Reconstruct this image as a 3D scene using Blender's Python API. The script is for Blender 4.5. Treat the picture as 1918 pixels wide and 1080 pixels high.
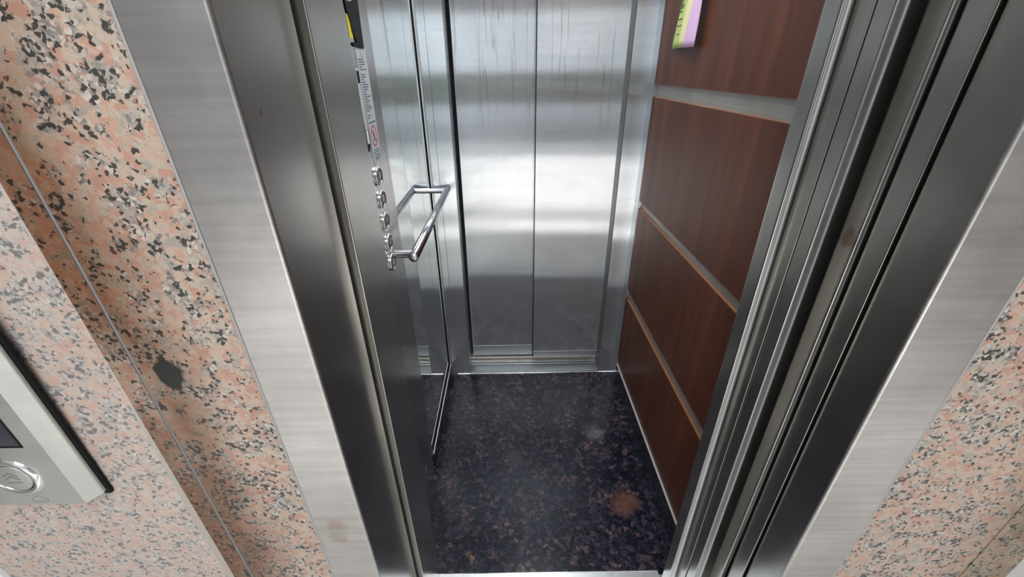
import bpy, bmesh, math, random
from mathutils import Vector, Matrix
from math import pi, sin, cos

# ------------------------------------------------------------------ camera
S = bpy.context.scene
for o in list(bpy.data.objects):
    bpy.data.objects.remove(o)
H = 1.5
FPX = 773.03
cd = bpy.data.cameras.new('camera'); cam = bpy.data.objects.new('camera', cd)
S.collection.objects.link(cam); S.camera = cam
cd.sensor_width = 36; cd.lens = 36 * FPX / 1918; cd.clip_start = 0.02; cd.clip_end = 200
def _n(v): return v.normalized()
dd = _n(Vector((951 - 959, 540 - 128, FPX)))
uu = -_n(Vector((981 - 959, 540 - 1990, FPX))); uu = _n(uu - dd * uu.dot(dd))
rr = _n(uu.cross(dd))
if rr.x < 0: rr = -rr
cx = Vector((rr.x, dd.x, uu.x)); cy = Vector((rr.y, dd.y, uu.y)); cz = -Vector((rr.z, dd.z, uu.z))
M = Matrix((cx, cy, cz)).transposed().to_4x4(); M.translation = Vector((0, 0, H))
cam.matrix_world = M

# ------------------------------------------------------------------ world, lights, exposure
W = bpy.data.worlds.new('world'); S.world = W; W.use_nodes = True
bg = W.node_tree.nodes['Background']
bg.inputs[0].default_value = (0.86, 0.93, 1.0, 1); bg.inputs[1].default_value = 1.5
S.view_settings.view_transform = 'Standard'; S.view_settings.look = 'None'
S.view_settings.gamma = 1; S.view_settings.use_curve_mapping = False
S.view_settings.exposure = 0.1
def area(name, loc, sx, sy, power, col, rot=(0, 0, 0)):
    l = bpy.data.lights.new(name, 'AREA'); l.shape = 'RECTANGLE'; l.size = sx; l.size_y = sy
    l.energy = power; l.color = col
    o = bpy.data.objects.new(name, l); S.collection.objects.link(o); o.location = loc; o.rotation_euler = rot
    return o
sl = bpy.data.lights.new('sun', 'SUN'); sl.energy = 6.3; sl.angle = .02; sl.color = (1, .98, .95)
so = bpy.data.objects.new('sun', sl); S.collection.objects.link(so); so.rotation_euler = (math.radians(61), 0, math.radians(-6))
CABIN_W, LOBBY_W = 7.0, 30.0
area('cabin_ceiling_lamp', (0.11, 1.33, 2.17), 0.5, 0.7, CABIN_W, (0.88, 0.95, 1.0))
area('lobby_fill_light', (0.0, -0.9, 2.66), 1.2, 1.2, LOBBY_W, (1.0, 0.99, 0.97))  # unseen fill light, added to brighten the door frame faces

# ------------------------------------------------------------------ materials
def mat(name):
    m = bpy.data.materials.new(name); m.use_nodes = True
    nt = m.node_tree; b = nt.nodes['Principled BSDF']
    return m, nt, b
def N(nt, t, **kw):
    n = nt.nodes.new(t)
    for k, v in kw.items():
        if k in n.inputs.keys(): n.inputs[k].default_value = v
        else: setattr(n, k, v)
    return n
def L(nt, a, b): nt.links.new(a, b)
def coord(nt, scale=(1, 1, 1), warp=0, wscale=20):
    tc = N(nt, 'ShaderNodeTexCoord'); mp = N(nt, 'ShaderNodeMapping'); mp.inputs['Scale'].default_value = scale
    L(nt, tc.outputs['Object'], mp.inputs['Vector'])
    if not warp: return mp.outputs[0]
    nz = N(nt, 'ShaderNodeTexNoise', Scale=wscale, Detail=2.0); L(nt, mp.outputs[0], nz.inputs['Vector'])
    s = N(nt, 'ShaderNodeVectorMath', operation='SUBTRACT'); s.inputs[1].default_value = (.5, .5, .5)
    L(nt, nz.outputs['Color'], s.inputs[0])
    sc = N(nt, 'ShaderNodeVectorMath', operation='SCALE'); sc.inputs['Scale'].default_value = warp
    L(nt, s.outputs[0], sc.inputs[0])
    ad = N(nt, 'ShaderNodeVectorMath', operation='ADD'); L(nt, mp.outputs[0], ad.inputs[0]); L(nt, sc.outputs[0], ad.inputs[1])
    return ad.outputs[0]
def ramp(nt, src, stops, mode='LINEAR'):
    r = N(nt, 'ShaderNodeValToRGB'); r.color_ramp.interpolation = mode
    el = r.color_ramp.elements
    while len(el) > 1: el.remove(el[0])
    el[0].position = stops[0][0]; c = stops[0][1]; el[0].color = (*c, 1) if len(c) == 3 else c
    for p, c in stops[1:]:
        e = el.new(p); e.color = (*c, 1)
    L(nt, src, r.inputs[0]); return r.outputs[0]
def g(v): return (v, v, v)
def mix(nt, f, a, b, mode='MIX'):
    m = N(nt, 'ShaderNodeMix', data_type='RGBA', blend_type=mode)
    for i, v in ((0, f), (6, a), (7, b)):
        if isinstance(v, (int, float)): m.inputs[i].default_value = v
        elif isinstance(v, tuple): m.inputs[i].default_value = (*v, 1)
        else: L(nt, v, m.inputs[i])
    return m.outputs[2]
def math_(nt, op, a, b=0, clamp=False):
    m = N(nt, 'ShaderNodeMath', operation=op, use_clamp=clamp)
    for i, v in ((0, a), (1, b)):
        if isinstance(v, (int, float)): m.inputs[i].default_value = v
        else: L(nt, v, m.inputs[i])
    return m.outputs[0]
def plain(name, col, rough=.5, metal=0, **kw):
    m, nt, b = mat(name)
    b.inputs['Base Color'].default_value = (*col, 1); b.inputs['Roughness'].default_value = rough
    b.inputs['Metallic'].default_value = metal
    nz = N(nt, 'ShaderNodeTexNoise', Scale=60.0, Detail=3.0); L(nt, coord(nt), nz.inputs['Vector'])
    r = ramp(nt, nz.outputs['Fac'], [(.3, g(rough * .85)), (.7, g(min(1, rough * 1.15)))])
    L(nt, r, b.inputs['Roughness'])
    for k, v in kw.items(): b.inputs[k].default_value = v
    return m

def steel(name, col=(.60, .585, .56), rough=.22, aniso=.6, streak=(3, 3, 300), bump=.02, cloud=.25, drips=False, marks=(), var=.12, wave=.002, metal=1, scatter=0):
    m, nt, b = mat(name)
    b.inputs['Metallic'].default_value = metal
    # brushed hairlines run across each face
    hz = N(nt, 'ShaderNodeTexNoise', Scale=1.0, Detail=3.0); L(nt, coord(nt, streak), hz.inputs['Vector'])
    cl = N(nt, 'ShaderNodeTexNoise', Scale=6.0, Detail=5.0, Roughness=.6); L(nt, coord(nt), cl.inputs['Vector'])
    fine = N(nt, 'ShaderNodeTexNoise', Scale=12.0, Detail=4.0, Roughness=.6); L(nt, coord(nt, (1, 1, .5)), fine.inputs['Vector'])
    c = ramp(nt, hz.outputs['Fac'], [(.3, tuple(v * (1 - var) for v in col)), (.7, tuple(min(1, v * (1 + var * .6)) for v in col))])
    c2 = ramp(nt, cl.outputs['Fac'], [(.35, g(1 - cloud * .5)), (.65, g(1.0))])
    c = mix(nt, 1.0, c, c2, 'MULTIPLY')
    rg = ramp(nt, fine.outputs['Fac'], [(.3, g(rough * .88)), (.7, g(rough * 1.15))])
    if drips:
        dn = N(nt, 'ShaderNodeTexNoise', Scale=1.0, Detail=2.0, Roughness=.5, Distortion=.6); L(nt, coord(nt, (55, 55, 2.2)), dn.inputs['Vector'])
        dm = ramp(nt, dn.outputs['Fac'], [(.60, g(0)), (.66, g(1)), (.70, g(0))])
        sp = N(nt, 'ShaderNodeSeparateXYZ'); L(nt, coord(nt), sp.inputs[0])
        zz = ramp(nt, math_(nt, 'MULTIPLY', sp.outputs['Z'], .5), [(.60, g(0.12)), (.72, g(1))])
        dmm = math_(nt, 'MULTIPLY', dm, zz)
        c = mix(nt, math_(nt, 'MULTIPLY', dmm, .35), c, (.25, .25, .25))
        # scuffs and specks
        vn = N(nt, 'ShaderNodeTexVoronoi', Scale=38.0); L(nt, coord(nt), vn.inputs['Vector'])
        vm = ramp(nt, vn.outputs['Distance'], [(.045, g(1)), (.07, g(0))])
        c = mix(nt, math_(nt, 'MULTIPLY', vm, .45), c, (.2, .2, .2))
        # grime low on the panel
        gz = ramp(nt, sp.outputs['Z'], [(.05, g(1)), (.45, g(0))])
        gn = N(nt, 'ShaderNodeTexNoise', Scale=14.0, Detail=6.0, Roughness=.7); L(nt, coord(nt), gn.inputs['Vector'])
        gm = math_(nt, 'MULTIPLY', gz, ramp(nt, gn.outputs['Fac'], [(.40, g(0)), (.62, g(.5))]))
        c = mix(nt, gm, c, (.22, .22, .23))
    for (pos, rad, colr, amt) in marks:
        vd = N(nt, 'ShaderNodeVectorMath', operation='DISTANCE'); vd.inputs[1].default_value = pos
        L(nt, coord(nt, (1, 1, 1), .02, 60), vd.inputs[0])
        mm = ramp(nt, math_(nt, 'DIVIDE', vd.outputs['Value'], rad), [(.5, g(amt)), (1, g(0))])
        c = mix(nt, mm, c, colr)
    L(nt, c, b.inputs['Base Color']); L(nt, rg, b.inputs['Roughness'])
    if aniso:
        ge = N(nt, 'ShaderNodeNewGeometry'); cr = N(nt, 'ShaderNodeVectorMath', operation='CROSS_PRODUCT')
        cr.inputs[1].default_value = (0, 0.003, 1); L(nt, ge.outputs['True Normal'], cr.inputs[0])
        L(nt, cr.outputs[0], b.inputs['Tangent']); b.inputs['Anisotropic'].default_value = aniso
    if not wave and not bump: return m
    bp = N(nt, 'ShaderNodeBump', Strength=bump, Distance=.0002); L(nt, hz.outputs['Fac'], bp.inputs['Height'])
    wv = N(nt, 'ShaderNodeTexNoise', Scale=1.0, Detail=1.0); L(nt, coord(nt, (2, 2, 5)), wv.inputs['Vector'])
    b2 = N(nt, 'ShaderNodeBump', Strength=.12, Distance=wave); L(nt, wv.outputs['Fac'], b2.inputs['Height']); L(nt, bp.outputs[0], b2.inputs['Normal'])
    out = b2.outputs[0]
    if scatter:   # fine upright scratches throw the reflection sideways
        wn = N(nt, 'ShaderNodeTexWhiteNoise', noise_dimensions='3D'); L(nt, coord(nt, (9000, 9000, 9000)), wn.inputs['Vector'])
        k = math_(nt, 'MULTIPLY', math_(nt, 'SUBTRACT', wn.outputs['Value'], .5), 2 * scatter)
        sc = N(nt, 'ShaderNodeVectorMath', operation='SCALE'); L(nt, cr.outputs[0], sc.inputs[0]); L(nt, k, sc.inputs['Scale'])
        ad = N(nt, 'ShaderNodeVectorMath', operation='ADD'); L(nt, out, ad.inputs[0]); L(nt, sc.outputs[0], ad.inputs[1])
        nm = N(nt, 'ShaderNodeVectorMath', operation='NORMALIZE'); L(nt, ad.outputs[0], nm.inputs[0]); out = nm.outputs[0]
    L(nt, out, b.inputs['Normal'])
    return m

def granite(name, stains=(), rough=.28, blot=None, pale=0):
    m, nt, b = mat(name)
    v = coord(nt, (1, 1, 1), .007, 120)
    big = N(nt, 'ShaderNodeTexVoronoi', Scale=95.0); L(nt, v, big.inputs['Vector'])
    sep = N(nt, 'ShaderNodeSeparateColor'); L(nt, big.outputs['Color'], sep.inputs[0])
    n1 = N(nt, 'ShaderNodeTexNoise', Scale=38.0, Detail=6.0, Roughness=.68); L(nt, v, n1.inputs['Vector'])
    # rosy feldspar running into cream
    base = ramp(nt, math_(nt, 'ADD', math_(nt, 'MULTIPLY', sep.outputs[0], .30), math_(nt, 'MULTIPLY', n1.outputs['Fac'], .70)),
                [(.32, (.34, .30, .26)), (.42, (.46, .38, .31)), (.49, (.48, .36, .29)), (.56, (.47, .295, .225)), (.70, (.43, .25, .19))])
    # grey quartz clumps
    n2 = N(nt, 'ShaderNodeTexNoise', Scale=44.0, Detail=6.0, Roughness=.70); L(nt, v, n2.inputs['Vector'])
    q = ramp(nt, n2.outputs['Fac'], [(.50, g(0)), (.55, g(.9))])
    sm = N(nt, 'ShaderNodeTexVoronoi', Scale=210.0); L(nt, v, sm.inputs['Vector'])
    s2 = N(nt, 'ShaderNodeSeparateColor'); L(nt, sm.outputs['Color'], s2.inputs[0])
    qc = ramp(nt, s2.outputs[1], [(.0, (.16, .155, .15)), (.35, (.28, .26, .245)), (.7, (.40, .37, .34)), (1, (.58, .53, .48))])
    c = mix(nt, q, base, qc)
    # black mica flecks, mostly inside the grey clumps
    thr = math_(nt, 'ADD', s2.outputs[0], math_(nt, 'MULTIPLY', n2.outputs['Fac'], 1.5))
    bk = ramp(nt, math_(nt, 'MULTIPLY', thr, .5), [(.800, g(0)), (.815, g(.95))])
    c = mix(nt, bk, c, (.035, .037, .035))
    if pale: c = mix(nt, pale, c, (.82, .80, .82))
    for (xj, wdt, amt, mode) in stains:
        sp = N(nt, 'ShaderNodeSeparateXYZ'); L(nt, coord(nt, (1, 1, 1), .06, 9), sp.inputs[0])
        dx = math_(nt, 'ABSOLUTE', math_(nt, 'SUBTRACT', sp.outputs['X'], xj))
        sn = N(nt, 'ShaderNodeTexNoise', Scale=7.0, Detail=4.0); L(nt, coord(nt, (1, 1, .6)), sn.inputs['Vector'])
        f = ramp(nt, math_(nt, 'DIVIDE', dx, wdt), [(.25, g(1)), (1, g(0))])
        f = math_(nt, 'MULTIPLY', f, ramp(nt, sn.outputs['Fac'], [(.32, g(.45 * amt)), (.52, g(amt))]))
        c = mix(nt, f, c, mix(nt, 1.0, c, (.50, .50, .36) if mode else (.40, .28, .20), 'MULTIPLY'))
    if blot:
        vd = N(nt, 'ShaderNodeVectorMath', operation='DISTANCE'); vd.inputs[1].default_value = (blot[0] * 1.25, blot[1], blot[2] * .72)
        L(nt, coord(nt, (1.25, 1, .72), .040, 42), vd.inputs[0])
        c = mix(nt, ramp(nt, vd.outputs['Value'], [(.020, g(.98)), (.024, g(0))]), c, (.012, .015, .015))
    L(nt, c, b.inputs['Base Color']); b.inputs['Roughness'].default_value = rough
    b.inputs['Specular IOR Level'].default_value = .32
    return m

def dark_granite(name):
    m, nt, b = mat(name)
    v = coord(nt, (1, 1, 1), .02, 50)
    vo = N(nt, 'ShaderNodeTexVoronoi', Scale=68.0); L(nt, v, vo.inputs['Vector'])
    sc = N(nt, 'ShaderNodeSeparateColor'); L(nt, vo.outputs['Color'], sc.inputs[0])
    ns = N(nt, 'ShaderNodeTexNoise', Scale=10.0, Detail=5.0); L(nt, v, ns.inputs['Vector'])
    t = math_(nt, 'ADD', math_(nt, 'MULTIPLY', sc.outputs[0], .6), math_(nt, 'MULTIPLY', ns.outputs['Fac'], .5))
    c = ramp(nt, t, [(.40, (.006, .007, .013)), (.55, (.014, .015, .030)), (.66, (.026, .024, .046)), (.78, (.060, .042, .058)), (.90, (.14, .085, .075))])
    f = N(nt, 'ShaderNodeTexNoise', Scale=160.0, Detail=3.0); L(nt, v, f.inputs['Vector'])
    c = mix(nt, 1.0, c, ramp(nt, f.outputs['Fac'], [(.35, g(.4)), (.65, g(1.5))]), 'MULTIPLY')
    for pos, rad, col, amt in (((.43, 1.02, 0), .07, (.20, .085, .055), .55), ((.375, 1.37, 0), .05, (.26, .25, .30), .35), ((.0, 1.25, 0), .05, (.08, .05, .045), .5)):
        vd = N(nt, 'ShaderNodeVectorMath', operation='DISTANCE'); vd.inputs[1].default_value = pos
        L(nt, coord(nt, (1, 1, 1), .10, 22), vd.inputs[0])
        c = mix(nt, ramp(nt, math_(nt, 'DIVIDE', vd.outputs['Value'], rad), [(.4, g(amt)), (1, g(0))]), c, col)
    L(nt, c, b.inputs['Base Color'])
    L(nt, ramp(nt, f.outputs['Fac'], [(.3, g(.20)), (.7, g(.36))]), b.inputs['Roughness']); b.inputs['Specular IOR Level'].default_value = .22
    bp = N(nt, 'ShaderNodeBump', Strength=.15, Distance=.001); L(nt, f.outputs['Fac'], bp.inputs['Height']); L(nt, bp.outputs[0], b.inputs['Normal'])
    return m

def wood(name):
    m, nt, b = mat(name)
    a = N(nt, 'ShaderNodeTexNoise', Scale=1.0, Detail=4.0, Distortion=.4); L(nt, coord(nt, (14, 14, .9)), a.inputs['Vector'])
    f = N(nt, 'ShaderNodeTexNoise', Scale=1.0, Detail=3.0); L(nt, coord(nt, (260, 260, 12)), f.inputs['Vector'])
    c = ramp(nt, a.outputs['Fac'], [(.3, (.060, .017, .009)), (.5, (.092, .027, .014)), (.7, (.135, .042, .019))])
    c = mix(nt, 1.0, c, ramp(nt, f.outputs['Fac'], [(.3, g(.72)), (.6, g(1.08))]), 'MULTIPLY')
    sn = N(nt, 'ShaderNodeTexVoronoi', Scale=24.0); L(nt, coord(nt, (1, 1, .35)), sn.inputs['Vector'])
    c = mix(nt, ramp(nt, sn.outputs['Distance'], [(.02, g(.35)), (.035, g(0))]), c, (.35, .2, .14))
    L(nt, c, b.inputs['Base Color']); L(nt, ramp(nt, f.outputs['Fac'], [(.3, g(.34)), (.7, g(.46))]), b.inputs['Roughness'])
    b.inputs['Specular IOR Level'].default_value = .28
    return m

M_face = steel('frame_steel', (.56, .545, .535), rough=.36, aniso=.3, streak=(5, 5, 110), bump=.04, cloud=.3, var=.10,
               marks=[((-.325, .466, .77), .022, (.34, .24, .18), .5), ((-.33, .466, .735), .02, (.36, .25, .19), .5)])
M_rev = steel('return_steel', (.47, .46, .435), rough=.22, aniso=0, metal=.96, cloud=.2, streak=(3, 3, 3), var=.05, bump=0, wave=0,
              marks=[((.5276, .60, 1.26), .02, (.22, .13, .08), .6), ((-.2757, .50, 1.46), .005, (.30, .10, .05), .8)])
M_door = steel('door_steel', (.79, .81, .84), rough=.10, aniso=.8, scatter=.36, metal=.85, drips=True, cloud=.12, streak=(2, 2, 40), var=.05, bump=0,
               marks=[((-.105, 1.91, .325), .035, (.22, .18, .13), .7), ((-.104, 1.91, .37), .02, (.75, .77, .8), .5), ((.346, 1.89, .41), .012, (.12, .12, .12), .7)])
M_cab = steel('cabin_steel', (.75, .78, .81), rough=.11, aniso=.8, scatter=.28, metal=.9, cloud=.15, streak=(2, 2, 40), var=.05, bump=0)
M_cop = steel('panel_steel', (.52, .50, .48), rough=.22, aniso=.3, cloud=.15, streak=(3, 3, 3), var=.05, bump=0, wave=0)
M_strip = steel('strip_steel', (.42, .40, .37), rough=.45, aniso=0, cloud=.4, bump=0, wave=0)
M_strip.node_tree.nodes['Principled BSDF'].inputs['Metallic'].default_value = .7
M_line = plain('pale_edging', (.62, .60, .58), .4, .2)
M_alu = plain('aluminium', (.72, .72, .72), .32, 1)
M_ksteel = plain('worn_kick_steel', (.40, .42, .44), .4, .9)
M_chrome = plain('chrome', (.78, .77, .78), .10, 1)
M_rail = plain('rail_steel', (.46, .44, .47), .2, 1)
M_stile_shade = plain('stile_shade_steel', (.20, .195, .19), .4, .8)  # dark tone painting the shade on the right stile's side face
M_kick = plain('kick_stone', (.012, .012, .018), .28)
M_black = plain('black_plastic', (.008, .008, .009), .6, **{'Specular IOR Level': .15})
M_gap = plain('shaft_black', (.004, .004, .004), .9)
M_mirror = plain('mirror_glass', (.86, .90, .88), .012, 1)
M_wood = wood('sapele_veneer')
M_edge = plain('wood_edge', (.30, .13, .06), .45)
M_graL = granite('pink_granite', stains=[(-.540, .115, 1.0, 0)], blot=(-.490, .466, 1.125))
M_graC = granite('pink_granite_slab', rough=.3, pale=.17)
M_graR = granite('pink_granite_near_corner', stains=[(.97, .13, 1.0, 1)])
M_floor = dark_granite('dark_granite')
M_sil = plain('grey_silicone', (.36, .35, .35), .5)
M_raw = plain('raw_stone_edge', (.90, .88, .83), .8)
M_white = plain('white_paint', (.82, .84, .86), .5)
M_tile = plain('light_tile', (.78, .77, .75), .45)
M_band = plain('grey_tile_band', (.20, .20, .195), .5)
M_pave = plain('pavement', (.36, .38, .39), .8)
M_hedge = plain('hedge_green', (.10, .125, .09), .9)
M_plaster = plain('plaster', (.36, .34, .34), .8)
M_paper = plain('notice_paper', (.50, .53, .56), .45)
M_ink = plain('grey_ink', (.12, .13, .15), .6)
M_red = plain('red_ink', (.55, .05, .06), .5)
M_yellow = plain('yellow_sticker', (.75, .60, .03), .5)
M_screen = plain('smoked_screen', (.035, .032, .045), .15)
M_plate = steel('plate_steel', (.44, .455, .43), rough=.48, aniso=.3, cloud=.15, streak=(4, 4, 60), var=.05, metal=.75)
M_green = plain('green_paper', (.42, .52, .17), .8)
M_cream = plain('cream_paper', (.72, .64, .34), .8)
M_pink = plain('pink_paper', (.66, .42, .66), .8)
M_lamp, _nt, _b = mat('lamp_diffuser')
_b.inputs['Emission Color'].default_value = (.95, 1, .96, 1); _b.inputs['Emission Strength'].default_value = 1.5

# ------------------------------------------------------------------ helpers
def link(o, parent=None):
    S.collection.objects.link(o)
    if parent: o.parent = parent
    return o
def meta(o, label=None, cat=None, group=None, kind=None):
    if label: o['label'] = label
    if cat: o['category'] = cat
    if group: o['group'] = group
    if kind: o['kind'] = kind
    return o
def rootloc(p):
    v = Vector((0, 0, 0))
    while p: v += p.location; p = p.parent
    return v
def fin(name, bm, m, parent=None, smooth=True, bevel=0, seg=3, wn=True):
    off = rootloc(parent)
    bmesh.ops.translate(bm, verts=bm.verts, vec=-off)
    bmesh.ops.recalc_face_normals(bm, faces=bm.faces)
    me = bpy.data.meshes.new(name); bm.to_mesh(me); bm.free()
    for x in (m if isinstance(m, (list, tuple)) else [m]): me.materials.append(x)
    if smooth:
        for p in me.polygons: p.use_smooth = True
    o = link(bpy.data.objects.new(name, me), parent)
    if bevel:
        b = o.modifiers.new('bevel', 'BEVEL'); b.width = bevel; b.segments = seg; b.limit_method = 'ANGLE'; b.angle_limit = .6
    if smooth and wn:
        w = o.modifiers.new('wn', 'WEIGHTED_NORMAL'); w.keep_sharp = True
    return o
def bx(bm, x0, x1, y0, y1, z0, z1):
    v = [bm.verts.new((x, y, z)) for x in (x0, x1) for y in (y0, y1) for z in (z0, z1)]
    for f in ((0, 1, 3, 2), (4, 6, 7, 5), (0, 4, 5, 1), (2, 3, 7, 6), (0, 2, 6, 4), (1, 5, 7, 3)): bm.faces.new([v[i] for i in f])
def box(name, x0, x1, y0, y1, z0, z1, m, parent=None, bevel=.001, seg=2):
    bm = bmesh.new(); bx(bm, x0, x1, y0, y1, z0, z1)
    return fin(name, bm, m, parent, bevel=bevel, seg=seg)
def empty(name, loc, **kw):
    o = bpy.data.objects.new(name, None); link(o); o.location = loc; o.empty_display_size = .05
    return meta(o, **kw)
def prism_xy(bm, pts, z0, z1):
    a = [bm.verts.new((x, y, z0)) for x, y in pts]; b = [bm.verts.new((x, y, z1)) for x, y in pts]
    n = len(pts); bm.faces.new(a); bm.faces.new(b)
    for i in range(n): bm.faces.new((a[i], a[(i + 1) % n], b[(i + 1) % n], b[i]))
def poly_extrude(bm, pts, vec):
    a = [bm.verts.new(p) for p in pts]; b = [bm.verts.new(Vector(p) + Vector(vec)) for p in pts]
    n = len(pts); bm.faces.new(a); bm.faces.new(b)
    for i in range(n): bm.faces.new((a[i], a[(i + 1) % n], b[(i + 1) % n], b[i]))
def lathe(bm, c, axis, prof, n=40):
    """prof = [(radius, along)], revolved about axis through c"""
    ax = Vector(axis).normalized(); t = Vector((0, 0, 1)) if abs(ax.z) < .9 else Vector((1, 0, 0))
    e1 = ax.cross(t).normalized(); e2 = ax.cross(e1); c = Vector(c); rings = []
    for r, h in prof:
        if r < 1e-6: rings.append([bm.verts.new(c + ax * h)])
        else: rings.append([bm.verts.new(c + ax * h + (e1 * cos(2 * pi * i / n) + e2 * sin(2 * pi * i / n)) * r) for i in range(n)])
    for A_, B_ in zip(rings, rings[1:]):
        for i in range(n):
            j = (i + 1) % n
            if len(A_) == 1 and len(B_) == 1: continue
            if len(A_) == 1: bm.faces.new((A_[0], B_[i], B_[j]))
            elif len(B_) == 1: bm.faces.new((A_[i], A_[j], B_[0]))
            else: bm.faces.new((A_[i], A_[j], B_[j], B_[i]))
def tube(bm, pts, r, n=20):
    pts = [Vector(p) for p in pts]; rings = []
    for i, p in enumerate(pts):
        d = ((pts[min(i + 1, len(pts) - 1)] - p).normalized() + (p - pts[max(i - 1, 0)]).normalized()).normalized()
        t = Vector((0, 0, 1)) if abs(d.z) < .9 else Vector((1, 0, 0))
        e1 = d.cross(t).normalized(); e2 = d.cross(e1)
        rings.append([bm.verts.new(p + (e1 * cos(2 * pi * k / n) + e2 * sin(2 * pi * k / n)) * r) for k in range(n)])
    for A_, B_ in zip(rings, rings[1:]):
        for k in range(n): bm.faces.new((A_[k], A_[(k + 1) % n], B_[(k + 1) % n], B_[k]))
    bm.faces.new(rings[0]); bm.faces.new(rings[-1])
def text_mesh(name, s, size, m, parent, loc, right, up, depth=.0004):
    cu = bpy.data.curves.new(name, 'FONT'); cu.body = s; cu.size = size; cu.extrude = depth
    cu.align_x = 'CENTER'; cu.align_y = 'CENTER'
    t = bpy.data.objects.new(name, cu); S.collection.objects.link(t)
    dg = bpy.context.evaluated_depsgraph_get(); me = bpy.data.meshes.new_from_object(t.evaluated_get(dg))
    bpy.data.objects.remove(t)
    r_, u_ = Vector(right), Vector(up); n_ = r_.cross(u_)
    Mx = Matrix((r_, u_, n_)).transposed().to_4x4(); Mx.translation = Vector(loc) - rootloc(parent)
    me.transform(Mx); me.materials.clear(); me.materials.append(m)
    o = link(bpy.data.objects.new(name, me), parent); return o
def ST(o, label=None, cat=None): return meta(o, label, cat, kind='structure')

# ------------------------------------------------------------------ setting: measures
YW = .466                     # face of the granite wall
XL, XR = -.338, .562          # cabin side faces
YF, YB = .777, 1.81           # cabin floor front and back
TOP = 2.08                    # door head

# floors
ST(box('floor', XL, .575, YF, YB, -.05, 0, M_floor, bevel=0), 'dark blue-black speckled granite floor inside the lift cabin', 'floor')
ST(box('floor', -2.4, 2.4, -4.4, .62, -.05, -.001, M_tile, bevel=0), 'pale tiled lobby floor in front of the lift', 'floor')
ST(box('trim_6', -2.4, 2.4, -1.04, -.6, -.001, .0015, M_band, bevel=0), 'grey tile band across the lobby floor', 'floor band')
ST(box('floor', -12, 12, -40, -4.41, -.10, -.04, M_pave, bevel=0), 'grey pavement outside the lobby', 'pavement')
ST(box('ceiling', -2.4, 2.4, -4.4, .466, 2.7, 2.8, M_white, bevel=0), 'white lobby ceiling', 'ceiling')
ST(box('ceiling', XL - .04, .62, .79, 1.86, 2.2, 2.25, M_cab, bevel=0), 'steel cabin ceiling', 'ceiling')
ST(box('wall_left', -2.5, -2.4, -4.4, .6, -.05, 2.7, M_plaster, bevel=0), 'plastered side wall of the lobby on the left', 'wall')
ST(box('wall_right', 2.4, 2.5, -4.4, .6, -.05, 2.7, M_plaster, bevel=0), 'plastered side wall of the lobby on the right', 'wall')
ST(box('wall_back', -2.4, 2.4, -4.5, -4.4, 2.36, 2.7, M_plaster, bevel=0), 'lintel over the open lobby entrance', 'wall')
ST(box('wall_outside', -12, 12, -8.7, -8.4, -.04, .62, M_white, bevel=0), 'low white street wall outside', 'wall')
meta(box('hedge', -12, 12, -9.6, -8.75, .0, 1.42, M_hedge, bevel=.1), 'clipped hedge behind the low white street wall', 'hedge')

# granite wall round the doorway
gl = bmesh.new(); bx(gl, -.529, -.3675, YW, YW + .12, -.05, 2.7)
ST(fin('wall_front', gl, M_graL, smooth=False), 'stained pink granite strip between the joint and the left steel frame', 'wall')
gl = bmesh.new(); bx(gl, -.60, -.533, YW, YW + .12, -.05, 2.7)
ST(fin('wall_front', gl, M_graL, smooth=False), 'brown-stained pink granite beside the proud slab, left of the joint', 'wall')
ST(box('trim_4', -.5335, -.5285, YW - .0004, YW + .05, -.05, 2.7, M_sil, bevel=0), 'grey sealed joint between the granite slabs', 'joint')
# the slab that stands forward, its raw edge showing low down
bm = bmesh.new()
xe = -.567; xo = -.985
prof = [(-.05, .013), (.80, .011), (1.0, .006), (1.18, .001), (2.7, .0006)]
vs = []
for z, p in prof: vs.append([bm.verts.new((xe, YW + .02, z)), bm.verts.new((xe, YW - p, z)), bm.verts.new((xo, YW - p, z)), bm.verts.new((xo, YW + .02, z))])
for A_, B_ in zip(vs, vs[1:]):
    for i in range(4):
        f = bm.faces.new((A_[i], A_[(i + 1) % 4], B_[(i + 1) % 4], B_[i]))
        if i == 0: f.material_index = 1
bm.faces.new(vs[0]); bm.faces.new(vs[-1])
ST(fin('wall_front', bm, [M_graC, M_raw], smooth=False), 'paler pink granite slab standing slightly forward around the call plate', 'wall')
ST(box('trim_5', -1.35, -.985, YW - .02, YW + .1, -.05, 2.7, M_white, bevel=.003), 'white painted post at the left end of the granite', 'post')
gr = bmesh.new(); bx(gr, .655, .918, YW, YW + .12, -.05, 2.7)
ST(fin('wall_front', gr, M_graR, smooth=False), 'pink speckled granite right of the steel door frame', 'wall')
gr = bmesh.new(); bx(gr, .921, 1.018, YW, YW + .12, -.05, 2.7)
ST(fin('wall_front', gr, M_graR, smooth=False), 'green-stained granite at the far right beside the white post', 'wall')
ST(box('trim_7', 1.018, 1.35, YW - .02, YW + .1, -.05, 2.7, M_white, bevel=.003), 'white painted post at the right end of the granite', 'post')
ST(box('wall_front', -.3675, .655, YW, YW + .12, TOP + .1, 2.7, M_graC, bevel=0), 'granite above the lift doorway', 'wall')
ST(box('wall_front', -2.4, -1.35, YW, YW + .12, -.05, 2.7, M_plaster, bevel=0), 'plaster wall left of the granite', 'wall')
ST(box('wall_front', 1.35, 2.4, YW, YW + .12, -.05, 2.7, M_plaster, bevel=0), 'plaster wall right of the granite', 'wall')
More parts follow.
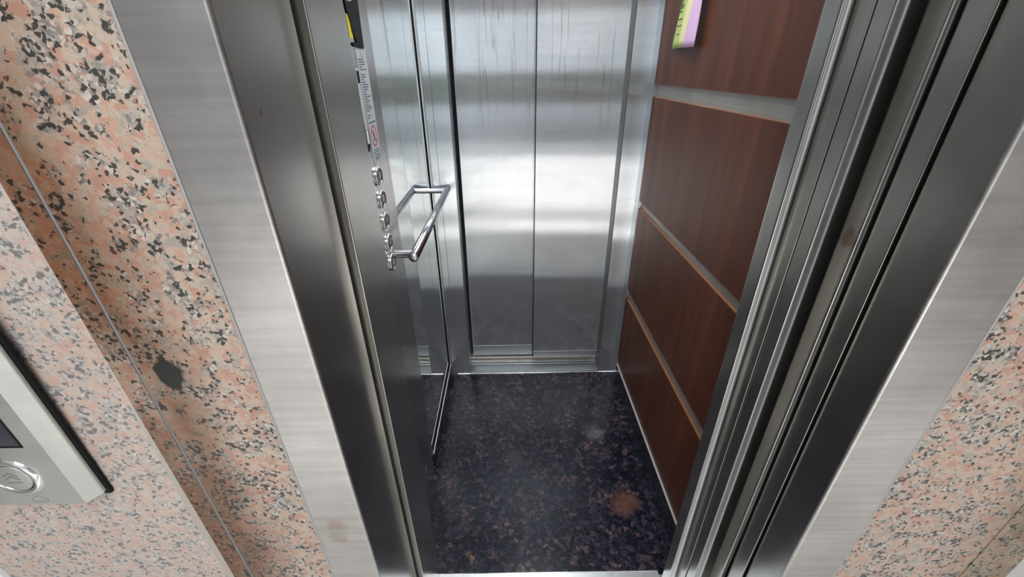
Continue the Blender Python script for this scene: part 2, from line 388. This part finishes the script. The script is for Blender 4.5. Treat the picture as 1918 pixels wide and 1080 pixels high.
# silicone bead along the frame, hand-run
def bead(name, x, sgn, lab):
    bm = bmesh.new(); random.seed(3); rings = []
    z = -.04
    while z < 2.18:
        w = .0016 + .0012 * random.random()
        rings.append([bm.verts.new((x - sgn * .0005, YW + .001, z)), bm.verts.new((x + sgn * w * .3, YW - .0022, z)), bm.verts.new((x + sgn * (w + .0016), YW - .0018, z)), bm.verts.new((x + sgn * (w + .0026), YW + .001, z))])
        z += .012
    for A_, B_ in zip(rings, rings[1:]):
        for i in range(4): bm.faces.new((A_[i], A_[(i + 1) % 4], B_[(i + 1) % 4], B_[i]))
    ST(fin(name, bm, M_sil, wn=False), lab, 'sealant bead')
bead('trim_8', -.3655, -1, 'grey silicone bead between left frame and granite')
bead('trim_9', .651, 1, 'grey silicone bead between right frame and granite')

# landing door frame
ST(box('trim_1', -.3660, -.2757, YW - .004, .636, -.05, TOP + .1, M_face, bevel=.0038, seg=4), 'wide brushed steel door frame on the left of the doorway', 'door frame')
ST(box('trim_1', -.2759, -.2752, YW + .001, .6355, -.05, TOP + .1, M_rev, bevel=0), 'dark inner return of the left steel frame', 'door frame')
ST(box('trim_2', .5452, .6505, YW - .004, .5380, -.05, TOP + .1, M_face, bevel=.0038, seg=4), 'wide brushed steel door frame on the right of the doorway', 'door frame')
ST(box('trim_2', .5447, .5454, YW + .001, .5375, -.05, TOP + .1, M_rev, bevel=0), 'dark inner return of the right steel frame', 'door frame')
ST(box('trim_3', -.366, .6505, YW - .004, .60, TOP, TOP + .1, M_face, bevel=.002), 'steel head of the door frame above the doorway', 'door frame')
def leaf(name, x, y0, y1, z0, z1, back, slope, m, bevel, seg, sgn=1, far=.74):
    bm = bmesh.new(); d = (y1 - y0) * slope
    prism_xy(bm, [(x, y1), (x, y0), (x + sgn * back, y0 + d), (far, y0 + d), (far, y1)], z0, z1)
    return fin(name, bm, m, bevel=bevel, seg=seg)
# left inner jamb and right stack
ST(leaf('trim_10', -.2573, .637, .788, -.05, 2.2, .024, .06, M_rev, .003, 4, -1, -.40), 'dark steel cabin jamb left of the cabin sill', 'jamb')
ST(leaf('trim_11', .538, .5388, .5802, -.05, TOP, .012, .25, M_rev, .0035, 5), 'narrow steel jamb strip just inside the right frame', 'jamb')
ST(leaf('door_2', .5276, .5815, .6236, -.02, TOP, .02, .45, M_rev, .007, 6), 'outer landing door leaf parked in its pocket on the right', 'sliding door')
ST(leaf('door_3', .4933, .6245, .6628, -.02, TOP, .035, .7, M_rev, .016, 10), 'inner landing door leaf with broad rounded edge', 'sliding door')
ST(box('door_4', .4933, .74, .6636, .7010, -.02, TOP, M_rev, bevel=.0012, seg=3), 'cabin door leaf parked beside the rounded landing leaf', 'sliding door')
ST(leaf('trim_12', .4775, .7020, .7500, -.05, 2.2, .02, .3, M_rev, .008, 6, 1, .60), 'steel cabin jamb nearest the wood panelling', 'jamb')

# sills
sill = ST(empty('trim_13', (.11, .763, -.02)), 'ribbed aluminium sill at the front edge of the cabin floor', 'door sill')
bm = bmesh.new(); bx(bm, -.2573, .4775, .752, .7768, -.03, .0012); fin('sill_plate', bm, M_alu, sill, bevel=.0006, seg=2)
box('sill_lip', -.2573, .4775, .7745, .7772, .0010, .0022, M_chrome, sill, bevel=.0004)
ls = ST(empty('trim_14', (.11, .64, -.03)), 'grooved landing sill under the sliding doors', 'door sill')
for k in range(5): box('sill_rib', -.2573, .526, .585 + k * .032, .605 + k * .032, -.03, -.003, M_alu, ls, bevel=.001)

# cabin shell
ST(box('wall_left', -.45, -.348, .79, 1.81, -.02, 2.2, M_gap, bevel=0), 'backing of the left cabin wall', 'wall')
ST(box('wall_right', .572, .62, .75, 1.81, -.02, 2.2, M_strip, bevel=0), 'steel backing showing in the gaps between the wood panels', 'wall')
ST(box('trim_15', .5585, .572, 1.752, 1.81, 0.0, 2.2, M_cab, bevel=.001), 'narrow steel corner strip between wood panels and back wall', 'corner trim')
ST(box('trim_16', .5565, .5605, 1.7475, 1.753, .104, 2.2, M_chrome, bevel=.0005), 'bright vertical edging at the back ends of the wood panels', 'edging')
# rear wall stiles
ST(box('wall_back', -.345, -.2355, 1.81, 1.90, -.02, 2.2, M_cab, bevel=.0015), 'steel stile left of the rear doors', 'wall')
ST(box('wall_back', .4765, .60, 1.81, 1.885, -.02, 2.2, M_cab, bevel=.0015), 'steel stile right of the rear doors', 'wall')
ST(box('wall_back', -.2355, .4765, 1.81, 1.90, TOP, 2.2, M_cab, bevel=.001), 'steel header above the rear doors', 'wall')
ST(box('wall_shaft', -.40, .60, 1.97, 2.0, -.05, 2.2, M_gap, bevel=0), 'dark shaft wall behind the rear doors', 'wall')
ST(box('trim_17', -.338, -.304, 1.803, 1.8098, .0, 2.2, M_cab, bevel=.001), 'slim steel corner post beside the mirror', 'corner trim')

ST(box('trim_20', .4750, .4764, 1.812, 1.885, .0, 2.08, M_stile_shade, bevel=0), 'dark edge strip of the right stile beside the rear doors', 'edge strip')  # added strip, paints the stile's side face as shaded
# rear doors
d1 = ST(empty('door_1', (.11, 1.92, .0)), 'pair of closed sliding brushed steel doors at the back of the cabin', 'sliding doors')
box('door_panel', -.221, .30, 1.912, 1.945, .050, TOP + .02, M_door, d1, bevel=.0015)
box('door_panel', .1165, .56, 1.888, 1.909, .050, TOP + .02, M_door, d1, bevel=.0015)
box('kick_strip', -.220, .1165, 1.9105, 1.913, .052, .118, M_ksteel, d1, bevel=.0008)
box('kick_strip', .1175, .489, 1.8865, 1.889, .052, .090, M_ksteel, d1, bevel=.0008)
box('edge_trim', .1140, .1170, 1.8875, 1.911, .050, TOP, M_black, d1, bevel=.0005)
s1 = ST(empty('trim_18', (.11, 1.86, .0)), 'grooved aluminium sill under the rear doors', 'door sill')
box('sill_plate', -.2355, .4765, 1.8102, 1.868, -.02, .012, M_ksteel, s1, bevel=.001)
box('sill_rib', -.2355, .4765, 1.872, 1.884, -.02, .016, M_alu, s1, bevel=.001)
box('sill_rib', -.2355, .4765, 1.889, 1.908, -.02, .020, M_alu, s1, bevel=.001)
box('sill_rib', -.2355, .4765, 1.913, 1.95, -.02, .040, M_strip, s1, bevel=.001)
box('sill_edge', -.338, .5585, 1.8065, 1.8115, -.002, .0035, M_chrome, s1, bevel=.0008)

# skirtings
ST(box('baseboard_left', -.347, -.334, 1.2025, 1.803, 0, .068, M_kick, bevel=.001), 'black polished skirting under the mirror', 'skirting')
ST(box('baseboard_right', .556, .572, .7505, 1.7515, 0, .098, M_kick, bevel=.001), 'black polished skirting under the wood panels', 'skirting')
ST(box('trim_19', .5555, .572, .7505, 1.7515, .098, .1005, M_line, bevel=.0004), 'thin bright strip on top of the right skirting', 'edging')

# ------------------------------------------------------------------ wood panels
rows = [(.1035, .500, 'lowest wood veneer panel, just above the black skirting'),
        (.548, .949, 'second wood veneer panel up, between the two lower steel gaps'),
        (.985, 1.394, 'third wood veneer panel up, below the wedge-shaped steel gap in view'),
        (1.440, 2.02, 'top wood veneer panel carrying the green and pink papers')]
for z0, z1, lab in rows:
    t = empty('wood_panel', (.565, 1.25, z0), label=lab, cat='wall panel', group='wood panels on the right cabin wall')
    box('veneer', .562, .5718, .7515, 1.747, z0, z1, M_wood, t, bevel=.0004)
    box('edge_band', .5630, .5716, .7520, 1.7465, z1, z1 + .0022, M_edge, t, bevel=.0003)
    box('edge_band', .5630, .5716, .7520, 1.7465, z0 - .0015, z0, M_edge, t, bevel=.0003)

# ------------------------------------------------------------------ mirror
mr = empty('wall_mirror', (XL, 1.5, .07), label='tall steel-framed mirror on the left cabin wall behind the handrail', cat='mirror')
box('glass', -.3475, -.3440, 1.204, 1.800, .078, 2.05, M_mirror, mr, bevel=0)
fr = bmesh.new()
bx(fr, -.3440, -.3340, 1.204, 1.802, .070, .0835)
bx(fr, -.3440, -.3340, 1.7885, 1.802, .0835, 2.05)
bx(fr, -.3440, -.3340, 1.204, 1.802, 2.05, 2.065)
fin('frame', fr, M_alu, mr, bevel=.0012, seg=2)
gk = bmesh.new(); bx(gk, -.3440, -.3375, 1.204, 1.785, .0836, .0862); bx(gk, -.3440, -.3400, 1.7868, 1.7884, .0836, 2.05)
fin('lip_shade', gk, M_black, mr, smooth=False)  # black strips painting the shaded gap inside the mirror frame's lip

# ------------------------------------------------------------------ cabin control panel
cp = empty('control_panel', (XL, 1.0, 0), label='steel control panel column with round floor buttons on the left cabin wall', cat='control panel')
box('faceplate', -.347, XL, .79, 1.178, -.004, 2.19, M_cop, cp, bevel=.0003)
box('edge_strip', -.347, XL - .0004, 1.1790, 1.2015, -.004, 2.19, M_cop, cp, bevel=.0012)
btns = [(1.261, '3', 'round floor button engraved 3'), (1.201, '2', 'round floor button engraved 2'), (1.141, '1', 'round floor button engraved 1'),
        (1.079, '0', 'round floor button engraved 0'), (1.022, None, 'round alarm button with bell sign')]
for z, s, lab in btns:
    c = (XL, 1.072, z); bm = bmesh.new()
    lathe(bm, c, (1, 0, 0), [(.0262, 0), (.0262, .0045), (.0245, .0068), (.0215, .0072), (.0195, .0058), (.0185, .0050), (.0185, .0015)])
    ring = fin('button', bm, M_chrome, cp, wn=False); ring['label'] = lab
    bm = bmesh.new(); lathe(bm, c, (1, 0, 0), [(.0183, .0010), (.0183, .0046), (.0175, .0053), (0, .0055)])
    fin('button_cap', bm, plain('button_cap_dark', (.07, .075, .075), .3, .5) if z > 1.25 else bpy.data.materials['button_cap_dark'], ring, wn=False)
    if s: text_mesh('numeral', s, .023, M_chrome, ring, (XL + .0057, 1.072, z + .002), (0, 1, 0), (0, 0, 1))
    else:
        bm = bmesh.new(); pts = []
        for yy, zz in ((-.009, -.006), (.009, -.006), (.006, -.002), (.005, .005), (.002, .009), (-.002, .009), (-.005, .005), (-.006, -.002)):
            pts.append((XL + .0055, 1.072 + yy, z + zz))
        poly_extrude(bm, pts, (.0008, 0, 0)); bx(bm, XL + .0055, XL + .0062, 1.0705, 1.0735, z - .009, z - .0065)
        fin('bell_sign', bm, M_chrome, ring, smooth=False)
    bm = bmesh.new()
    for yy, zz in ((-.004, -.0135), (-.001, -.0135), (-.001, -.0105 - .006)):
        lathe(bm, (XL + .0050, 1.072 + yy, z + zz), (1, 0, 0), [(.0009, 0), (.0009, .0008), (0, .0012)], 8)
    fin('braille_dots', bm, M_chrome, ring, wn=False)
# little slotted mark low on the column
bm = bmesh.new()
for k in range(4): bx(bm, XL, XL + .0006, 1.060 + k * .009, 1.0615 + k * .009, .10 + .004 * k, .155)
fin('engraved_marks', bm, M_alu, cp, smooth=False)

# notice on the panel
nt_ = empty('instruction_sheet', (XL + .0005, 1.09, 1.41), label='grey printed instruction sheet with red prohibition circle above the floor buttons', cat='notice')
bm = bmesh.new()
poly_extrude(bm, [(XL + .0002, 1.058, 1.545), (XL + .0002, 1.131, 1.545), (XL + .0002, 1.131, 1.305), (XL + .0002, 1.064, 1.288)], (.0005, 0, 0))
fin('paper', bm, M_paper, nt_, smooth=False)
random.seed(5); bm = bmesh.new(); z = 1.522
def slab(bm, y0, y1, z0, z1): bx(bm, XL + .0006, XL + .0010, y0, y1, z0, z1)
while z > 1.392:
    w = random.uniform(.018, .050)
    if random.random() > .12: slab(bm, 1.068, 1.068 + w, z, z + .0022)
    z -= .0052
slab(bm, 1.066, 1.124, 1.386, 1.389)
for z, a_, b_ in ((1.322, 1.078, 1.118), (1.316, 1.070, 1.122), (1.309, 1.076, 1.120), (1.303, 1.078, 1.122), (1.298, 1.085, 1.110)): slab(bm, a_, b_, z, z + .0024)
# small house-like outline at its head
for a_, b_ in (((1.092, 1.528), (1.092, 1.540)), ((1.108, 1.528), (1.108, 1.536)), ((1.092, 1.528), (1.108, 1.528))):
    slab(bm, min(a_[0], b_[0]) - .0005, max(a_[0], b_[0]) + .0005, min(a_[1], b_[1]) - .0005, max(a_[1], b_[1]) + .0005)
fin('printed_text', bm, M_ink, nt_, smooth=False)
bm = bmesh.new(); cyy, czz, R0 = 1.096, 1.356, .0245
for i in range(36):
    a0, a1 = 2 * pi * i / 36, 2 * pi * (i + 1) / 36
    q = [(R0, a0), (R0, a1), (R0 - .0035, a1), (R0 - .0035, a0)]
    poly_extrude(bm, [(XL + .0007, cyy + r * cos(t), czz + r * sin(t)) for r, t in q], (.0004, 0, 0))
poly_extrude(bm, [(XL + .0007, cyy - .017, czz + .015), (XL + .0007, cyy - .015, czz + .017), (XL + .0007, cyy + .017, czz - .015), (XL + .0007, cyy + .015, czz - .017)], (.0005, 0, 0))
fin('prohibition_circle', bm, M_red, nt_, smooth=False)
bm = bmesh.new()
for p in ([(-.004, .012), (.004, .012), (.005, .004), (-.005, .004)], [(-.010, .003), (.010, .003), (.010, 0), (-.010, 0)], [(-.005, 0), (.005, 0), (.007, -.014), (.003, -.014), (0, -.004), (-.003, -.014), (-.007, -.014)]):
    poly_extrude(bm, [(XL + .0006, cyy + y, czz + z) for y, z in p], (.0004, 0, 0))
fin('figure_sign', bm, plain('dull_red_ink', (.35, .12, .14), .6), nt_, smooth=False)

ns = empty('narrow_label', (XL + .0005, 1.045, 1.42), label='narrow white label strip with black marks, left of the grey instruction sheet', cat='label')
box('paper', XL + .0001, XL + .0006, 1.036, 1.0565, 1.375, 1.505, plain('pale_label', (.55, .56, .56), .5), ns, bevel=0)
bm = bmesh.new(); slab(bm, 1.040, 1.055, 1.475, 1.500)
fin('black_print', bm, M_black, ns, smooth=False)
bb = empty('black_white_sticker', (XL + .0005, 1.045, 1.35), label='black sticker with a white bar beside the red prohibition circle', cat='sticker')
bm = bmesh.new()
poly_extrude(bm, [(XL + .0001, 1.036, 1.390), (XL + .0001, 1.050, 1.388), (XL + .0001, 1.0585, 1.370), (XL + .0001, 1.0585, 1.350), (XL + .0001, 1.048, 1.328), (XL + .0001, 1.036, 1.326)], (.0005, 0, 0))
fin('backing', bm, M_black, bb, smooth=False)
bm = bmesh.new(); slab(bm, 1.038, 1.053, 1.344, 1.374); fin('white_bar', bm, M_white, bb, smooth=False)

# black sign, curling off a yellow sticker
bs = empty('black_sign', (XL + .001, 1.09, 1.55), label='matt black sign with a curling left edge at the top of the control panel', cat='sign')
edge = [(1.030, 1.90), (1.034, 1.640), (1.039, 1.616), (1.046, 1.604), (1.053, 1.592), (1.0555, 1.574), (1.066, 1.564), (1.074, 1.559), (1.072, 1.5565), (1.043, 1.554), (1.045, 1.547)]
bm = bmesh.new(); poly_extrude(bm, [(XL + .0012, y, z) for y, z in edge] + [(XL + .0012, 1.119, 1.545), (XL + .0012, 1.127, 1.64), (XL + .0012, 1.130, 1.90)], (.0016, 0, 0))
fin('sign_board', bm, M_black, bs, smooth=False, bevel=.0004)
bm = bmesh.new()
for k in range(3): bx(bm, XL + .0029, XL + .0032, 1.052 + k * .010, 1.058 + k * .010, 1.630 + k * .001, 1.633 + k * .001)
fin('white_print', bm, M_white, bs, smooth=False)
ys = box('yellow_sticker', XL + .0001, XL + .0008, 1.037, 1.060, 1.562, 1.606, M_yellow, bevel=0)
meta(ys, 'yellow sticker half covered by the black sign', 'sticker')

# ------------------------------------------------------------------ handrail
hr = empty('handrail', (-.27, 1.43, 1.04), label='tubular steel handrail on two posts in front of the mirror', cat='handrail')
bm = bmesh.new(); r = .0138
lathe(bm, (-.27, 1.055, 1.04), (0, 1, 0), [(0, -.0015), (.0095, -.0012), (r, 0), (r, .737), (.0095, .7385), (0, .739)], 32)
fin('rail_bar', bm, M_rail, hr, wn=False)
bm = bmesh.new(); lathe(bm, (-.27, 1.0530, 1.04), (0, -1, 0), [(.0115, -.0004), (.0115, .0006), (0, .0008)], 32)
fin('end_cap', bm, M_alu, hr, wn=False)
for y in (1.082, 1.77):
    bm = bmesh.new(); lathe(bm, (XL - (.006 if y > 1.5 else -.0001), y, 1.04), (1, 0, 0), [(.0115, 0), (.0115, .066)], 28)
    fin('post', bm, M_rail, hr, wn=False)

# ------------------------------------------------------------------ hall call plate
YP = .4345
hc = empty('call_plate', (-.775, YW - .008, .885), label='pale brushed steel lift call plate with one round button on the left granite', cat='call plate')
bm = bmesh.new(); bx(bm, -.883, -.6675, YW - .016, YW - .0081, .886, 1.342); fin('backing', bm, M_black, hc, bevel=.006, seg=4)
bm = bmesh.new()
def ringpts(x0, x1, z0, z1, y): return [bm.verts.new(p) for p in ((x0, y, z0), (x1, y, z0), (x1, y, z1), (x0, y, z1))]
A_ = ringpts(-.878, -.6705, .898, 1.336, YW - .016); B_ = ringpts(-.878, -.6705, .896, 1.336, YW - .021); C_ = ringpts(-.853, -.697, .884, 1.33, YP)
for p_, q_ in ((A_, B_), (B_, C_)):
    for i in range(4): bm.faces.new((p_[i], p_[(i + 1) % 4], q_[(i + 1) % 4], q_[i]))
bm.faces.new(A_); bm.faces.new(C_)
fin('faceplate', bm, M_plate, hc, smooth=False, bevel=.0018, seg=3)
box('display', -.822, -.727, YP - .0004, YP + .001, 1.018, 1.20, M_screen, hc, bevel=.0003)
bm = bmesh.new()
for a_ in ((-.8245, -.8215, 1.0155, 1.203), (-.7275, -.7245, 1.0155, 1.203), (-.8245, -.7245, 1.0155, 1.0185), (-.8245, -.7245, 1.20, 1.203)):
    bx(bm, a_[0], a_[1], YP - .0012, YP + .001, a_[2], a_[3])
fin('display_bezel', bm, M_black, hc, bevel=.0006)
bc = (-.775, YP + .0005, .951)
bm = bmesh.new(); lathe(bm, bc, (0, -1, 0), [(.0400, 0), (.0385, .0035), (.0355, .0050), (.0300, .0040), (.0285, .0030), (.0285, 0)], 48)
cb = fin('button', bm, M_chrome, hc, wn=False)
bm = bmesh.new(); lathe(bm, bc, (0, -1, 0), [(.0284, .0005), (.0284, .0022), (.0268, .0024)], 48); fin('button_gap', bm, M_black, cb, wn=False)
bm = bmesh.new(); lathe(bm, bc, (0, -1, 0), [(.0270, .0010), (.0270, .0032), (.0255, .0038), (0, .0040)], 48); fin('button_cap', bm, M_plate, cb, wn=False)
bm = bmesh.new()
def stroke(p, q, w, y0, y1):
    p, q = Vector(p), Vector(q); d = (q - p).normalized(); nn = Vector((-d.y, d.x)) * w / 2
    poly_extrude(bm, [((p + nn).x, y0, (p + nn).y), ((q + nn).x, y0, (q + nn).y), ((q - nn).x, y0, (q - nn).y), ((p - nn).x, y0, (p - nn).y)], (0, y1 - y0, 0))
for dz in (.002, .009):
    stroke((bc[0] - .011, bc[2] + dz - .004), (bc[0], bc[2] + dz + .004), .0013, YP - .0038, YP - .0034)
    stroke((bc[0] + .011, bc[2] + dz - .004), (bc[0], bc[2] + dz + .004), .0013, YP - .0038, YP - .0034)
stroke((bc[0] - .011, bc[2] - .008), (bc[0] + .011, bc[2] - .008), .0012, YP - .0038, YP - .0034)
fin('arrow_sign', bm, M_ink, cb, smooth=False)
bm = bmesh.new()
hx, hz = -.765, .898
pts = [(hx - .012, hz - .006), (hx + .012, hz - .006), (hx + .012, hz + .001), (hx, hz + .008), (hx - .012, hz + .001)]
for i in range(5): stroke(pts[i], pts[(i + 1) % 5], .0009, YP - .0006, YP - .0001)
fin('engraved_outline', bm, M_strip, hc, smooth=False)

# ------------------------------------------------------------------ papers tucked on the right wall
def paper(name, lab, y0t, y1t, y0b, y1b, zb, m, x, curl, zt=1.82, n=14):
    bm = bmesh.new(); rows_ = []
    for i in range(n + 1):
        t = i / n; z = zb + (zt - zb) * t; ya = y0b + (y0t - y0b) * t; yb = y1b + (y1t - y1b) * t; r_ = []
        for k in range(9):
            s = k / 8; xx = x - curl * (s * (1 - s) * 4) * (1 - t * .5) - .002 * sin(6 * t + 3 * s)
            r_.append(bm.verts.new((xx, ya + (yb - ya) * s, z)))
        rows_.append(r_)
    for A_, B_ in zip(rows_, rows_[1:]):
        for k in range(8): bm.faces.new((A_[k], A_[k + 1], B_[k + 1], B_[k]))
    o = fin(name, bm, m, wn=False); s = o.modifiers.new('thick', 'SOLIDIFY'); s.thickness = .0006
    return meta(o, lab, 'paper', 'paper slips on the top wood panel')
root_g = empty('paper_slip', (.553, 1.60, 1.55), label='green paper slip with handwriting, hanging leftmost on the top wood panel', cat='paper', group='paper slips on the top wood panel')
gp = paper('slip_sheet', '', 1.51, 1.45, 1.60, 1.50, 1.55, M_green, .5535, .002)
for k in list(gp.keys()): del gp[k]
gp.parent = root_g; gp.data.transform(Matrix.Translation(-root_g.location)); 
bm = bmesh.new(); random.seed(9)
for zz in (1.588, 1.612, 1.630, 1.650, 1.661, 1.668, 1.680):
    bx(bm, .5485, .5505, 1.535 + random.random() * .01, 1.56 + random.random() * .015, zz, zz + .0018)
fin('handwriting', bm, plain('green_ink', (.10, .13, .07), .7), root_g, smooth=False)
paper('paper_slip', 'cream paper slip folded between the green and pink slips', 1.463, 1.40, 1.53, 1.47, 1.552, M_cream, .5475, .003)
paper('paper_slip', 'pink paper slip, rightmost of the three hanging slips', 1.39, 1.376, 1.468, 1.38, 1.548, M_pink, .5395, .003)

# lamps
lp = empty('ceiling_lamp', (.11, 1.33, 2.18), label='square white lamp in the cabin ceiling', cat='ceiling lamp')
box('lamp_frame', -.16, .38, .96, 1.70, 2.185, 2.1995, M_alu, lp, bevel=.001)
box('diffuser', -.14, .36, .98, 1.68, 2.180, 2.1848, M_lamp, lp, bevel=0)
l2 = empty('ceiling_lamp', (0, -.9, 2.68), label='unseen square lamp added on the lobby ceiling to brighten the door frame', cat='ceiling lamp')  # panel of the added lobby fill light, out of view
box('lamp_frame', -.62, .62, -1.52, -.28, 2.68, 2.6995, M_alu, l2, bevel=.001)
box('diffuser', -.6, .6, -1.5, -.3, 2.672, 2.6798, M_lamp, l2, bevel=0)
